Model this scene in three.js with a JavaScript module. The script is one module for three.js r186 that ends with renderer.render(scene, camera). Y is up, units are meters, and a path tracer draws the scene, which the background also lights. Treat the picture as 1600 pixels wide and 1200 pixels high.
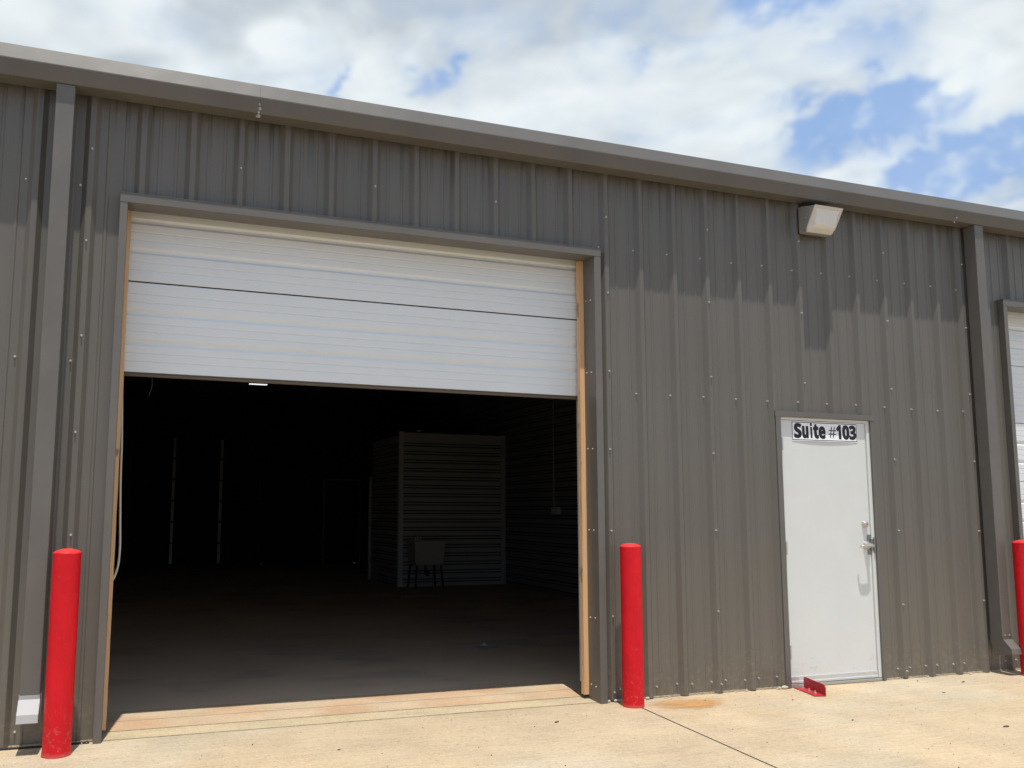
import * as THREE from 'three';
import { mergeGeometries } from 'three/addons/utils/BufferGeometryUtils.js';
import { RoundedBoxGeometry } from 'three/addons/geometries/RoundedBoxGeometry.js';

// ------------------------------------------------------------------ camera, sky, sun, exposure
const scene = new THREE.Scene();
const camera = new THREE.PerspectiveCamera(46.91, 4 / 3, 0.05, 3000);
camera.position.set(-0.0071, 1.3499, 5.7525);
camera.rotation.set(0.1213, -0.3485, 0.0046, 'YXZ');
camera.setViewOffset(1600, 1200, 97.97, -30.74, 1600, 1200);      // the photograph is an off-centre crop

const renderer = new THREE.WebGLRenderer({ antialias: true });
renderer.setSize(1024, 768);
renderer.toneMapping = THREE.LinearToneMapping;
renderer.toneMappingExposure = 0.93;
renderer.shadowMap.enabled = true;
renderer.shadowMap.type = THREE.PCFSoftShadowMap;

// hash noise
function hash3(x, y, z) {
  let h = (x * 374761393 + y * 668265263 + z * 1440662683) | 0;
  h = Math.imul(h ^ (h >>> 13), 1274126177); h ^= h >>> 16;
  return (h >>> 0) / 4294967296;
}
const sm = (t) => t * t * (3 - 2 * t);
const mix = (a, b, t) => a + (b - a) * t;
const clamp = (x, a = 0, b = 1) => Math.min(b, Math.max(a, x));
const sstep = (a, b, x) => sm(clamp((x - a) / (b - a)));
function noise3(x, y, z) {
  const xi = Math.floor(x), yi = Math.floor(y), zi = Math.floor(z);
  const u = sm(x - xi), v = sm(y - yi), w = sm(z - zi);
  const l = (c) => mix(mix(hash3(xi, yi, c), hash3(xi + 1, yi, c), u), mix(hash3(xi, yi + 1, c), hash3(xi + 1, yi + 1, c), u), v);
  return mix(l(zi), l(zi + 1), w);
}
function fbm3(x, y, z, o) { let s = 0, a = 0.5, n = 0; for (let i = 0; i < o; i++) { s += a * noise3(x, y, z); n += a; x = x * 2.03 + 7.1; y = y * 2.03 + 3.7; z = z * 2.03 + 1.3; a *= 0.5; } return s / n; }
// tileable 2-D noise: periods px, py in lattice cells
function noise2(x, y, px, py, s) {
  const xi = Math.floor(x), yi = Math.floor(y), u = sm(x - xi), v = sm(y - yi);
  const X = ((xi % px) + px) % px, Y = ((yi % py) + py) % py, X1 = (X + 1) % px, Y1 = (Y + 1) % py;
  return mix(mix(hash3(X, Y, s), hash3(X1, Y, s), u), mix(hash3(X, Y1, s), hash3(X1, Y1, s), u), v);
}
function fbm2(u, v, fx, fy, o, s) { let r = 0, a = 0.5, n = 0; for (let i = 0; i < o; i++) { r += a * noise2(u * fx, v * fy, fx, fy, s + i); n += a; fx *= 2; fy *= 2; a *= 0.5; } return r / n; }
let seed = 12345;
const rnd = () => { seed = (Math.imul(seed, 1664525) + 1013904223) >>> 0; return seed / 4294967296; };
const rr = (a, b) => a + (b - a) * rnd();

{ // sky: broken bright cloud with a few blue gaps, as an equirectangular radiance map
  const W = 2048, H = 1024, d = new Float32Array(W * H * 4), R = Math.PI / 180;
  // gaps in the cloud: azimuth (right of the wall's normal), elevation, radii, depth
  const gaps = [[45.4, 22.4, 2.9, 1.5, 1.05], [48.4, 23.2, 2.4, 1.3, 0.9], [41.7, 21.2, 2.2, 1.5, 0.55], [51.5, 18.6, 3.8, 1.7, 1.3], [47.8, 18.5, 2.0, 0.9, 0.9], [54.6, 19.9, 2.2, 1.3, 1.0], [41.4, 29.9, 2.2, 1.2, 0.7],
    [12.9, 26.1, 1.3, 1.0, 0.6], [19.4, 26.6, 1.6, 0.9, 0.45], [34, 27.5, 1.2, 0.7, 0.3], [45, 26.5, 3.5, 0.9, 0.2]];
  for (let j = 0; j < H; j++) {
    const el = ((j + 0.5) / H - 0.5) * Math.PI, ce = Math.cos(el), se = Math.sin(el);
    for (let i = 0; i < W; i++) {
      const ph = ((i + 0.5) / W - 0.5) * 2 * Math.PI, x = ce * Math.cos(ph), z = ce * Math.sin(ph), y = se, k = (j * W + i) * 4;
      if (y < -0.02) { d[k] = 0.30; d[k + 1] = 0.26; d[k + 2] = 0.19; d[k + 3] = 1; continue; }
      const az = Math.atan2(x, -z) / R, e = el / R;
      const up = Math.max(y, 0) + 0.16, px = x / up, pz = z / up;
      const wx = fbm3(px * 1.7 + 5, pz * 1.7, 3.3, 4) - 0.5, wz = fbm3(px * 1.7 + 9, pz * 1.7 + 4, 8.1, 4) - 0.5;
      const n = fbm3(px * 1.25 + wx * 1.1 + 2.3, pz * 1.25 + wz * 1.1 + 6.2, 1.7, 7);
      const det = fbm3(x * 15 + wx * 5, y * 24 + wz * 5, z * 15, 6);
      const fine = fbm3(x * 42 + wz * 5, y * 62 + wx * 5, z * 42, 5);
      // outside the picture the cover varies on its own; within it the gaps lie where the photograph shows them
      const inv = sstep(75, 60, Math.abs(az - 22)) * sstep(48, 38, e);
      let c = mix((n - 0.48) * 4.2 + 0.42, 0.8 + (n - 0.5) * 0.5, inv);
      let hole = 0;
      const da = (wx * 5 + (det - 0.5) * 7), de = (wz * 3.4 + (fine - 0.5) * 4.2);
      for (const [ga, ge, ra, re, dep] of gaps) { const a = (az - ga + da) / ra, b = (e - ge + de) / re, q = a * a + b * b; if (q < 9) hole += dep * Math.exp(-q * 0.95); }
      c += (det - 0.5) * 0.55 + (fine - 0.5) * 0.35 - hole * 0.95;
      const cov = Math.max(sstep(-0.05, 0.92, c), inv * (0.22 + 0.5 * sstep(0.45, 0.75, fine) * sstep(0.3, 0.6, det)));
      // thick parts are greyer, thin edges whiter
      const body = fbm3(x * 5.2 + wx * 2.2 + 3, y * 9 + wz * 2.2, z * 5.2, 5), puff = fbm3(x * 12 + wx * 4, y * 20 + wz * 4 + 2, z * 12 + 5, 6);
      const grey = clamp(sstep(0.40, 0.66, body) * 0.75 + (puff - 0.5) * 1.3 + 0.19, 0, 1);
      const cr = mix(0.93, 0.595, grey), cg = mix(1.0, 0.665, grey), cb = mix(1.02, 0.725, grey);
      const t = Math.pow(1 - clamp(y), 3);
      let r = mix(0.165, 0.36, t), g = mix(0.37, 0.57, t), b = mix(0.80, 0.92, t);
      r = mix(r, cr, cov); g = mix(g, cg, cov); b = mix(b, cb, cov);
      const hz = Math.exp(-Math.max(y, 0) * 14); r = mix(r, 0.78, hz); g = mix(g, 0.83, hz); b = mix(b, 0.88, hz);
      d[k] = r; d[k + 1] = g; d[k + 2] = b; d[k + 3] = 1;
    }
  }
  const t = new THREE.DataTexture(d, W, H, THREE.RGBAFormat, THREE.FloatType);
  t.mapping = THREE.EquirectangularReflectionMapping; t.magFilter = t.minFilter = THREE.LinearFilter; t.needsUpdate = true;
  scene.background = t; scene.environment = t;
}
const sun = new THREE.DirectionalLight(new THREE.Color(1, 0.955, 0.875), 5.0);
sun.position.set(-0.18, 4.85, 1).normalize().multiplyScalar(30);
sun.castShadow = true; sun.shadow.mapSize.set(4096, 4096); sun.shadow.radius = 1;
Object.assign(sun.shadow.camera, { left: -14, right: 14, top: 14, bottom: -14, near: 1, far: 70 });
scene.add(sun, sun.target);

// ------------------------------------------------------------------ helpers
const used = {};
const numbered = (n) => { const k = used[n] ?? 0; used[n] = k + 1; return k ? `${n}_${String(k).padStart(3, '0')}` : n; };
const tag = (o, label, category, group, kind) => { o.userData = { ...o.userData, label, category }; if (group) o.userData.group = group; if (kind) o.userData.kind = kind; return o; };
const lin = (c) => new THREE.Color().setRGB(c[0], c[1], c[2]);
const mat = (c, roughness = 0.6, metalness = 0, o = {}) => new THREE.MeshStandardMaterial({ color: lin(c), roughness, metalness, side: THREE.DoubleSide, ...o });
function mesh(name, geo, m, parent, top) {
  if (Array.isArray(geo)) geo = geo.length > 1 ? mergeGeometries(geo.map((g) => { g = g.index ? g.toNonIndexed() : g; for (const a of Object.keys(g.attributes)) if (!['position', 'normal', 'uv'].includes(a)) g.deleteAttribute(a); return g; })) : geo[0];
  const o = new THREE.Mesh(geo, m); o.name = parent ? name : numbered(name); o.castShadow = o.receiveShadow = true;
  (parent ?? scene).add(o); return o;
}
const part = (name, geo, m, parent) => { parent.userData.kids ??= {}; const k = parent.userData.kids, n = k[name] ?? 0; k[name] = n + 1; return mesh(n ? `${name}_${String(n).padStart(3, '0')}` : name, geo, m, parent); };
const group = (name, parent, p = [0, 0, 0], ry = 0) => {
  const g = new THREE.Group(); g.position.set(...p); g.rotation.y = ry;
  if (parent) { const k = (parent.userData.kids ??= {}), n = k[name] ?? 0; k[name] = n + 1; g.name = n ? `${name}_${String(n).padStart(3, '0')}` : name; parent.add(g); } else { g.name = numbered(name); scene.add(g); }
  return g;
};
// a box given by its bounds, uv in metres
function bx(x0, x1, y0, y1, z0, z1, r = 0) {
  const g = r ? new RoundedBoxGeometry(x1 - x0, y1 - y0, z1 - z0, 2, r) : new THREE.BoxGeometry(x1 - x0, y1 - y0, z1 - z0);
  g.translate((x0 + x1) / 2, (y0 + y1) / 2, (z0 + z1) / 2); return worldUV(g);
}
function worldUV(g) {
  const p = g.attributes.position, n = g.attributes.normal, uv = new Float32Array(p.count * 2);
  for (let i = 0; i < p.count; i++) {
    const ax = Math.abs(n.getX(i)), ay = Math.abs(n.getY(i)), az = Math.abs(n.getZ(i));
    if (ay > ax && ay >= az) { uv[2 * i] = p.getX(i); uv[2 * i + 1] = p.getZ(i); } else if (ax > az) { uv[2 * i] = p.getZ(i); uv[2 * i + 1] = p.getY(i); } else { uv[2 * i] = p.getX(i); uv[2 * i + 1] = p.getY(i); }
  }
  g.setAttribute('uv', new THREE.BufferAttribute(uv, 2)); return g;
}
// sweep of an open or closed outline [[a, b], ...] from t0 to t1; f(a, b, t) gives the point; flat facets, uv = (a, t)
function sweep(pts, t0, t1, f, close = false) {
  const P = [], U = [], n = pts.length - (close ? 0 : 1);
  for (let i = 0; i < n; i++) {
    const [a, b] = pts[i], [c, e] = pts[(i + 1) % pts.length];
    const q = [f(a, b, t0), f(c, e, t0), f(c, e, t1), f(a, b, t1)], w = [[a, t0], [c, t0], [c, t1], [a, t1]];
    for (const k of [0, 1, 2, 0, 2, 3]) { P.push(...q[k]); U.push(...w[k]); }
  }
  const g = new THREE.BufferGeometry();
  g.setAttribute('position', new THREE.Float32BufferAttribute(P, 3)); g.setAttribute('uv', new THREE.Float32BufferAttribute(U, 2)); g.computeVertexNormals(); return g;
}
// prism: closed outline with caps, in the plane of two axes, along the third ('x': outline is [z, y]; 'z': [x, y]; 'y': [x, z])
function prism(out, axis, t0, t1) {
  const sh = new THREE.Shape(out.map(([a, b]) => new THREE.Vector2(a, b)));
  const g = new THREE.ExtrudeGeometry(sh, { depth: t1 - t0, bevelEnabled: false, steps: 1 });
  const p = g.attributes.position;
  for (let i = 0; i < p.count; i++) { const a = p.getX(i), b = p.getY(i), t = p.getZ(i) + t0; if (axis === 'x') p.setXYZ(i, t, b, a); else if (axis === 'z') p.setXYZ(i, a, b, t); else p.setXYZ(i, a, t, b); }
  const idx = g.index; if (axis !== 'z') { // mirrored axes: turn the faces round
    const flip = (arr, s) => { for (let i = 0; i < p.count; i += 3) for (let c = 0; c < s; c++) { const q = arr[(i + 1) * s + c]; arr[(i + 1) * s + c] = arr[(i + 2) * s + c]; arr[(i + 2) * s + c] = q; } };
    if (!idx) flip(p.array, 3);
  }
  g.computeVertexNormals(); return worldUV(g);
}
const cyl = (r0, r1, h, n = 16) => new THREE.CylinderGeometry(r0, r1, h, n);
const tube = (pts, r, n = 24, k = 8) => new THREE.TubeGeometry(new THREE.CatmullRomCurve3(pts.map((p) => new THREE.Vector3(...p))), n, r, k);

// textures: f(u, v) -> [r, g, b] linear base colour
function colourTex(W, H, f, rx = 1, ry = 1) {
  const d = new Uint8Array(W * H * 4), enc = (c) => { c = clamp(c); return Math.round(255 * (c <= 0.0031308 ? 12.92 * c : 1.055 * Math.pow(c, 1 / 2.4) - 0.055)); };
  for (let j = 0; j < H; j++) for (let i = 0; i < W; i++) { const c = f((i + 0.5) / W, (j + 0.5) / H), k = (j * W + i) * 4; d[k] = enc(c[0]); d[k + 1] = enc(c[1]); d[k + 2] = enc(c[2]); d[k + 3] = 255; }
  return fin(new THREE.DataTexture(d, W, H), true, rx, ry);
}
function greyTex(W, H, f, rx = 1, ry = 1) {
  const d = new Uint8Array(W * H * 4);
  for (let j = 0; j < H; j++) for (let i = 0; i < W; i++) { const c = Math.round(255 * clamp(f((i + 0.5) / W, (j + 0.5) / H))), k = (j * W + i) * 4; d[k] = d[k + 1] = d[k + 2] = c; d[k + 3] = 255; }
  return fin(new THREE.DataTexture(d, W, H), false, rx, ry);
}
function fin(t, srgb, rx, ry) { t.wrapS = t.wrapT = THREE.RepeatWrapping; t.magFilter = THREE.LinearFilter; t.minFilter = THREE.LinearMipmapLinearFilter; t.generateMipmaps = true; if (srgb) t.colorSpace = THREE.SRGBColorSpace; t.repeat.set(rx, ry); t.needsUpdate = true; return t; }

// ------------------------------------------------------------------ materials
const S = 0.3048;                                                     // rib spacing of the wall sheets
const TW = 20 * S, TH = 4.2;                                          // size of the wall texture in metres
const wallMap = colourTex(2048, 1024, (u, v) => {
  const y = v * TH;
  let s = 1 + (fbm2(u, v, 9, 5, 5, 11) - 0.5) * 0.16 + (fbm2(u, v, 170, 3, 3, 31) - 0.5) * 0.05;
  const drip = sstep(0.52, 0.80, fbm2(u, v * 0.15, 240, 2, 3, 71)) * sstep(3.35 + 0.4 * fbm2(u, v, 120, 1, 2, 5), 3.93, y);   // run-off streaks below the eave
  s *= 1 - 0.40 * drip;
  const dust = sstep(1.3, 0.0, y) * (0.35 + 0.5 * fbm2(u, v, 40, 26, 4, 91)) + 0.12 * fbm2(u, v, 60, 6, 3, 17);
  const splash = sstep(0.45, 0.02, y) * sstep(0.5, 0.8, fbm2(u, v, 260, 190, 3, 47));
  const speck = fbm2(u, v, 600, 400, 1, 15) > 0.992 ? 0.25 : 0;
  let c = [0.140 * s, 0.128 * s, 0.110 * s];
  const k = clamp(dust * 0.22 + splash * 0.4 + speck * 0.5);
  return [mix(c[0], 0.26, k), mix(c[1], 0.215, k), mix(c[2], 0.155, k)];
}, 1 / TW, 1 / TH);
const wallBump = greyTex(1024, 512, (u, v) => 0.5 + (fbm2(u, v, 26, 7, 3, 201) - 0.5) * 0.9, 1 / TW, 1 / TH);
const wallRough = greyTex(512, 512, (u, v) => 0.24 + 0.2 * fbm2(u, v, 12, 8, 4, 301), 1 / TW, 1 / TH);
const M = {};
M.sheet = new THREE.MeshStandardMaterial({ map: wallMap, bumpMap: wallBump, bumpScale: 0.004, roughnessMap: wallRough, roughness: 1, metalness: 0, side: THREE.DoubleSide });
const trimMap = colourTex(512, 512, (u, v) => { const s = 1 + (fbm2(u, v, 5, 5, 5, 401) - 0.5) * 0.22, k = 0.05 * sstep(0.55, 0.8, fbm2(u, v, 14, 9, 4, 421)); return [mix(0.138 * s, 0.3, k), mix(0.128 * s, 0.26, k), mix(0.116 * s, 0.2, k)]; }, 0.8, 0.8);
const trimBump = greyTex(256, 256, (u, v) => fbm2(u, v, 4, 4, 4, 431), 0.45, 0.7);
M.trim = new THREE.MeshStandardMaterial({ map: trimMap, bumpMap: trimBump, bumpScale: 0.003, roughness: 0.45, side: THREE.DoubleSide });
const gutterBump = greyTex(512, 128, (u, v) => fbm2(u, v, 6, 2, 4, 441), 0.35, 1);
M.gutter = new THREE.MeshStandardMaterial({ map: trimMap, bumpMap: gutterBump, bumpScale: 0.006, roughness: 0.42, side: THREE.DoubleSide });
M.screw = mat([0.62, 0.60, 0.56], 0.35, 0.55);
M.rubber = mat([0.02, 0.02, 0.02], 0.8);
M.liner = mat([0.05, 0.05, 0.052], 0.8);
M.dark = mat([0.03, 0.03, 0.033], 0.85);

const woodMap = colourTex(256, 1024, (u, v) => {
  const g = fbm2(u + 0.06 * fbm2(u, v, 2, 5, 3, 9), v, 26, 3, 4, 501), s = 0.86 + 0.3 * g, kn = sstep(0.76, 0.86, fbm2(u, v, 3, 14, 3, 521));
  const k = 1 - 0.5 * kn; return [0.76 * s * k, 0.47 * s * k, 0.25 * s * k];
}, 4, 0.5);
M.wood = new THREE.MeshStandardMaterial({ map: woodMap, bumpMap: woodMap, bumpScale: 0.0012, roughness: 0.75 });

const doorGrain = greyTex(512, 256, (u, v) => 0.5 + 0.5 * (fbm2(u, v, 18, 120, 3, 601) - 0.5), 1.2, 2);
const doorDirt = colourTex(512, 512, (u, v) => { const s = 1 + (fbm2(u, v, 4, 6, 5, 611) - 0.5) * 0.08; return [0.78 * s, 0.81 * s, 0.83 * s]; }, 0.45, 0.45);
M.doorWhite = new THREE.MeshStandardMaterial({ map: doorDirt, bumpMap: doorGrain, bumpScale: 0.0008, roughness: 0.5, side: THREE.DoubleSide });
// entry leaf: white paint scuffed near the bottom
const leafMap = colourTex(512, 1024, (u, v) => {
  const s = 1 + (fbm2(u, v, 5, 9, 5, 701) - 0.5) * 0.06;
  const scuff = sstep(0.13, 0.02, v) * sstep(0.64, 0.80, fbm2(u, v, 24, 60, 4, 711)) * 0.42 + sstep(0.78, 0.86, fbm2(u, v, 30, 55, 3, 715)) * sstep(0.30, 0.05, v) * 0.2;
  const c = [0.70 * s, 0.715 * s, 0.70 * s]; return [mix(c[0], 0.33, scuff), mix(c[1], 0.31, scuff), mix(c[2], 0.26, scuff)];
}, 1 / 0.92, 1 / 2.1);
M.leaf = new THREE.MeshStandardMaterial({ map: leafMap, roughness: 0.42, side: THREE.DoubleSide, bumpMap: greyTex(256, 256, (u, v) => fbm2(u, v, 5, 5, 4, 721), 1, 1), bumpScale: 0.002 });
M.frameWhite = mat([0.72, 0.73, 0.715], 0.45);

const redMap = colourTex(512, 512, (u, v) => {
  const s = 0.84 + 0.28 * fbm2(u, v, 6, 8, 5, 801) + 0.12 * (fbm2(u, v, 90, 5, 3, 841) - 0.5), chip = sstep(0.77, 0.82, fbm2(u, v, 40, 100, 3, 811)) * 0.16 + sstep(0.34, 0.02, v) * sstep(0.62, 0.76, fbm2(u, v, 36, 90, 3, 821)) * 0.32 + sstep(0.024, 0.008, v) * 0.35 + sstep(0.955, 0.98, v) * 0.18;
  const c = [0.68 * s, 0.009 * s, 0.018 * s]; return [mix(c[0], 0.50, chip), mix(c[1], 0.20, chip), mix(c[2], 0.16, chip)];
});
M.red = new THREE.MeshPhysicalMaterial({ specularIntensity: 0.45, map: redMap, bumpMap: greyTex(256, 256, (u, v) => fbm2(u, v, 12, 18, 4, 831)), bumpScale: 0.0025, roughness: 0.5, });
M.redSteel = mat([0.42, 0.02, 0.03], 0.45);
M.steel = mat([0.26, 0.26, 0.255], 0.35, 0.6);
M.satin = mat([0.62, 0.60, 0.56], 0.33, 0.8);
M.galv = mat([0.42, 0.425, 0.43], 0.7, 0);

// concrete: 6 m tile
const speckle = (u, v, s) => fbm2(u, v, 700, 700, 1, s);
const concMap = colourTex(2048, 2048, (u, v) => {
  const big = fbm2(u, v, 4, 4, 5, 901), mid = fbm2(u, v, 22, 22, 5, 911), brush = fbm2(u, v, 40, 420, 2, 921), pit = speckle(u, v, 931), dot = fbm2(u, v, 330, 330, 2, 941);
  let s = 0.97 + (big - 0.5) * 0.20 + (mid - 0.5) * 0.26 + (brush - 0.5) * 0.16 + (pit - 0.5) * 0.20 + (fbm2(u, v, 1000, 1000, 1, 936) - 0.5) * 0.14;
  if (dot > 0.80) s *= 0.80; else if (dot < 0.17) s *= 1.12;
  const warm = 0.7 * sstep(0.36, 0.72, fbm2(u + 0.37, v, 7, 5, 4, 951)), grey = sstep(0.52, 0.72, fbm2(u, v, 5, 9, 4, 961));
  let c = [0.478 * s, 0.376 * s, 0.252 * s];
  c = [mix(c[0], 0.480 * s, warm), mix(c[1], 0.368 * s, warm), mix(c[2], 0.236 * s, warm)];
  c = [mix(c[0], 0.45 * s, grey * 0.7), mix(c[1], 0.385 * s, grey * 0.7), mix(c[2], 0.28 * s, grey * 0.7)];
  return c;
}, 1 / 6, 1 / 6);
const concBump = greyTex(1024, 1024, (u, v) => 0.6 * speckle(u, v, 932) + 0.4 * fbm2(u, v, 60, 60, 4, 971), 1 / 3, 1 / 3);
M.concrete = new THREE.MeshStandardMaterial({ map: concMap, bumpMap: concBump, bumpScale: 0.0035, roughness: 0.88 });
const rustyMap = colourTex(1024, 512, (u, v) => {
  const n = fbm2(u, v, 14, 5, 5, 1001), p = fbm2(u, v, 300, 150, 2, 1011), s = 0.82 + 0.3 * n + (p - 0.5) * 0.3, k = sstep(0.35, 0.7, fbm2(u, v, 9, 4, 4, 1021));
  return [mix(0.49, 0.49, k) * s, mix(0.375, 0.325, k) * s, mix(0.25, 0.20, k) * s];
}, 1 / 3.3, 1 / 0.8);
M.threshold = new THREE.MeshStandardMaterial({ map: rustyMap, bumpMap: concBump, bumpScale: 0.006, roughness: 0.9 });
const aggregateMap = colourTex(1024, 256, (u, v) => { const p = fbm2(u, v, 420, 36, 2, 1031), n = fbm2(u, v, 12, 3, 4, 1041), s = 0.78 + 0.34 * n + (p - 0.5) * 0.42; return [0.49 * s, 0.395 * s, 0.255 * s]; }, 1 / 3.3, 1 / 0.3);
M.aggregate = new THREE.MeshStandardMaterial({ map: aggregateMap, bumpMap: concBump, bumpScale: 0.008, roughness: 0.95 });
const floorMap = colourTex(1024, 1024, (u, v) => { const n = fbm2(u, v, 5, 5, 6, 1101), st = sstep(0.55, 0.8, fbm2(u, v, 9, 14, 5, 1111)), s = 0.85 + 0.3 * n; return [mix(0.56, 0.46, st) * s, mix(0.42, 0.35, st) * s, mix(0.30, 0.26, st) * s]; }, 1 / 5, 1 / 5);
M.floor = new THREE.MeshStandardMaterial({ map: floorMap, roughness: 0.75 });
M.partition = mat([0.42, 0.41, 0.385], 0.45);
M.interior = mat([0.20, 0.205, 0.215], 0.45);
M.stile = mat([0.55, 0.55, 0.53], 0.4);

// ------------------------------------------------------------------ ground
const struct = (o) => { o.userData.kind = 'structure'; return o; };
const jx = (z) => 3.452 - 0.0745 * z;                                 // control joint that runs out from beside the second bollard
{
  const g = new THREE.PlaneGeometry(1600, 1600); g.rotateX(-Math.PI / 2); worldUV(g);
  const dirt = colourTex(512, 512, (u, v) => { const s = 0.8 + 0.4 * fbm2(u, v, 8, 8, 6, 1201); return [0.30 * s, 0.25 * s, 0.17 * s]; }, 1 / 9, 1 / 9);
  const o = struct(mesh('ground', g, new THREE.MeshStandardMaterial({ map: dirt, roughness: 0.95 }))); o.position.y = -0.16;
  tag(o, 'flat tan dirt ground spreading out around the concrete yard', 'ground');
}
{
  const yard = struct(group('concrete_pavement')); tag(yard, 'sunlit sandy concrete pavement in front of the building', 'pavement');
  const zs = [-0.02, 7.0], G = 0.008;
  for (let r = 0; r < 1; r++) {
    const z0 = zs[r] + (r ? G : 0), z1 = zs[r + 1] - G;
    for (const [a, b] of [[-1, 0], [0, 1], [-2, -1], [1, 2]]) {
      const X = (k, z) => k === 0 ? jx(z) : k < 0 ? 3.452 + k * 6.4 : 3.452 + k * 6.4;
      const ga = G, gb = G;
      const nz = 1, out = [[X(a, z0) + ga, z0], [X(b, z0) - gb, z0], [X(b, z1) - gb, z1], [X(a, z1) + ga, z1]];
      // slab with an arrised (worn) top edge
      const top = prism(out, 'y', -0.13, 0); part('slab', top, M.concrete, yard);
    }
  }
  // dirty filler at the bottom of the joints
  const sx = [];
  sx.push(bx(-2.97, -2.93, -0.10, -0.008, 0, 6.98), bx(9.83, 9.87, -0.10, -0.008, 0, 6.98));
  { const g = bx(-0.02, 0.02, -0.10, -0.006, 0, 6.98), p = g.attributes.position; for (let i = 0; i < p.count; i++) p.setX(i, p.getX(i) + jx(p.getZ(i))); sx.push(g); }
  part('joint_filler', sx, mat([0.10, 0.095, 0.09], 0.95), yard);
  // rust stain that has soaked into the slab beside the bollard
  const rust = new THREE.CircleGeometry(1, 48); rust.rotateX(-Math.PI / 2);
  const A = greyTex(256, 256, (u, v) => { const x = u * 2 - 1, y = v * 2 - 1, r = Math.hypot(x, y); return sstep(0.95, 0.15, r + (fbm2(u, v, 6, 6, 4, 1301) - 0.5) * 0.8) * (0.6 + 0.5 * fbm2(u, v, 20, 40, 3, 1311)); });
  const rm = new THREE.MeshStandardMaterial({ color: lin([0.52, 0.27, 0.095]), roughness: 0.9, alphaMap: A, transparent: true });
  const o = part('rust_stain', rust, rm, yard); o.scale.set(0.40, 1, 0.2); o.position.set(3.83, 0.004, 0.23); o.rotation.y = 0.06; o.castShadow = false;
}
{
  const lot = new THREE.MeshStandardMaterial({ color: lin([0.062, 0.061, 0.06]), roughness: 0.95, bumpMap: concBump, bumpScale: 0.006 });
  tag(struct(mesh('parking_lot', bx(-60, 60, -0.14, -0.014, 6.995, 70), lot)), 'dark asphalt lot beyond the edge of the concrete pavement', 'parking lot');
}
// building floor and the worn sill of the big opening
{
  const f = struct(group('floor')); tag(f, 'dusty dark concrete floor inside the building', 'floor');
  part('floor_slab', bx(-0.6, 7.0, -0.15, 0.018, -17.4, -0.425), M.floor, f);
  const sill = (z0, z1, y0, y1, m) => { const g = bx(-0.078, 3.229, 0, 1, z1, z0); const p = g.attributes.position; for (let i = 0; i < p.count; i++) { const t = (p.getZ(i) - z0) / (z1 - z0); p.setY(i, p.getY(i) > 0.5 ? mix(y0, y1, t) : -0.14); } g.computeVertexNormals(); return part('sill_strip', g, m, f); };
  sill(-0.028, -0.205, 0.002, 0.008, M.aggregate);
  sill(-0.209, -0.421, 0.011, 0.018, M.threshold);
  part('floor_edge', bx(-0.075, 3.226, 0.0185, 0.0195, -0.72, -0.43), M.threshold, f);
  part('foundation', [bx(-5, -0.08, -0.15, 0.012, -0.42, -0.024), bx(3.231, 7.49, -0.15, 0.012, -0.42, -0.024), bx(7.49, 13, -0.15, 0.012, -0.42, -0.024)], M.aggregate, f);
}

// ------------------------------------------------------------------ building shell
const B = group('warehouse_building'); tag(B, 'long dark bronze metal warehouse with ribbed walls, eave gutter and white doors', 'building');
const OPEN = [[-0.08, 3.23, 3.29], [4.914, 5.842, 2.125], [7.505, 10.79, 3.27]];     // openings in the front wall: x0, x1, head height
const WX0 = -16 * S + 0.045, WX1 = 41 * S + 0.045, WTOP = 3.985;
function ribLine(xa, xb) {
  const P = [];
  for (let k = Math.floor(xa / S) - 1; k <= Math.ceil(xb / S) + 1; k++) {
    const c = k * S;
    P.push([c - 0.045, -0.032], [c - 0.0175, -0.0015], [c - 0.0145, 0], [c + 0.0145, 0], [c + 0.0175, -0.0015], [c + 0.045, -0.032]);
    for (const m of [0.1016, 0.2032]) P.push([c + m - 0.013, -0.032], [c + m - 0.006, -0.0275], [c + m + 0.006, -0.0275], [c + m + 0.013, -0.032]);
  }
  const at = (x) => { for (let i = 0; i + 1 < P.length; i++) if (x >= P[i][0] && x <= P[i + 1][0]) { const t = (x - P[i][0]) / (P[i + 1][0] - P[i][0] || 1); return mix(P[i][1], P[i + 1][1], t); } return -0.032; };
  return [[xa, at(xa)], ...P.filter(([x]) => x > xa + 1e-4 && x < xb - 1e-4), [xb, at(xb)]];
}
for (let k = -16, n = 0; k < 41; k += 3, n++) {
  const xa = k * S + 0.045, xb = (k + 3) * S + 0.045, cuts = [xa, xb];
  for (const [a, b] of OPEN) for (const c of [a, b]) if (c > xa && c < xb) cuts.push(c);
  cuts.sort((p, q) => p - q);
  const gs = [];
  for (let i = 0; i + 1 < cuts.length; i++) {
    const m = (cuts[i] + cuts[i + 1]) / 2, o = OPEN.find(([a, b]) => m > a && m < b);
    const y0 = o ? o[2] : 0.006 + 0.006 * ((n * 7) % 3) / 2;
    gs.push(sweep(ribLine(cuts[i], cuts[i + 1]), y0, WTOP, (a, b, t) => [a, t, b]));
  }
  // the lap edge stands a millimetre proud of the next sheet
  gs.push(bx(xb - 0.004, xb + 0.002, 0.012, WTOP, -0.0325, -0.0305));
  if (OPEN.some(([a, b]) => xb > a && xb < b)) gs.pop();
  part('wall_panel', gs, M.sheet, B);
}
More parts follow.
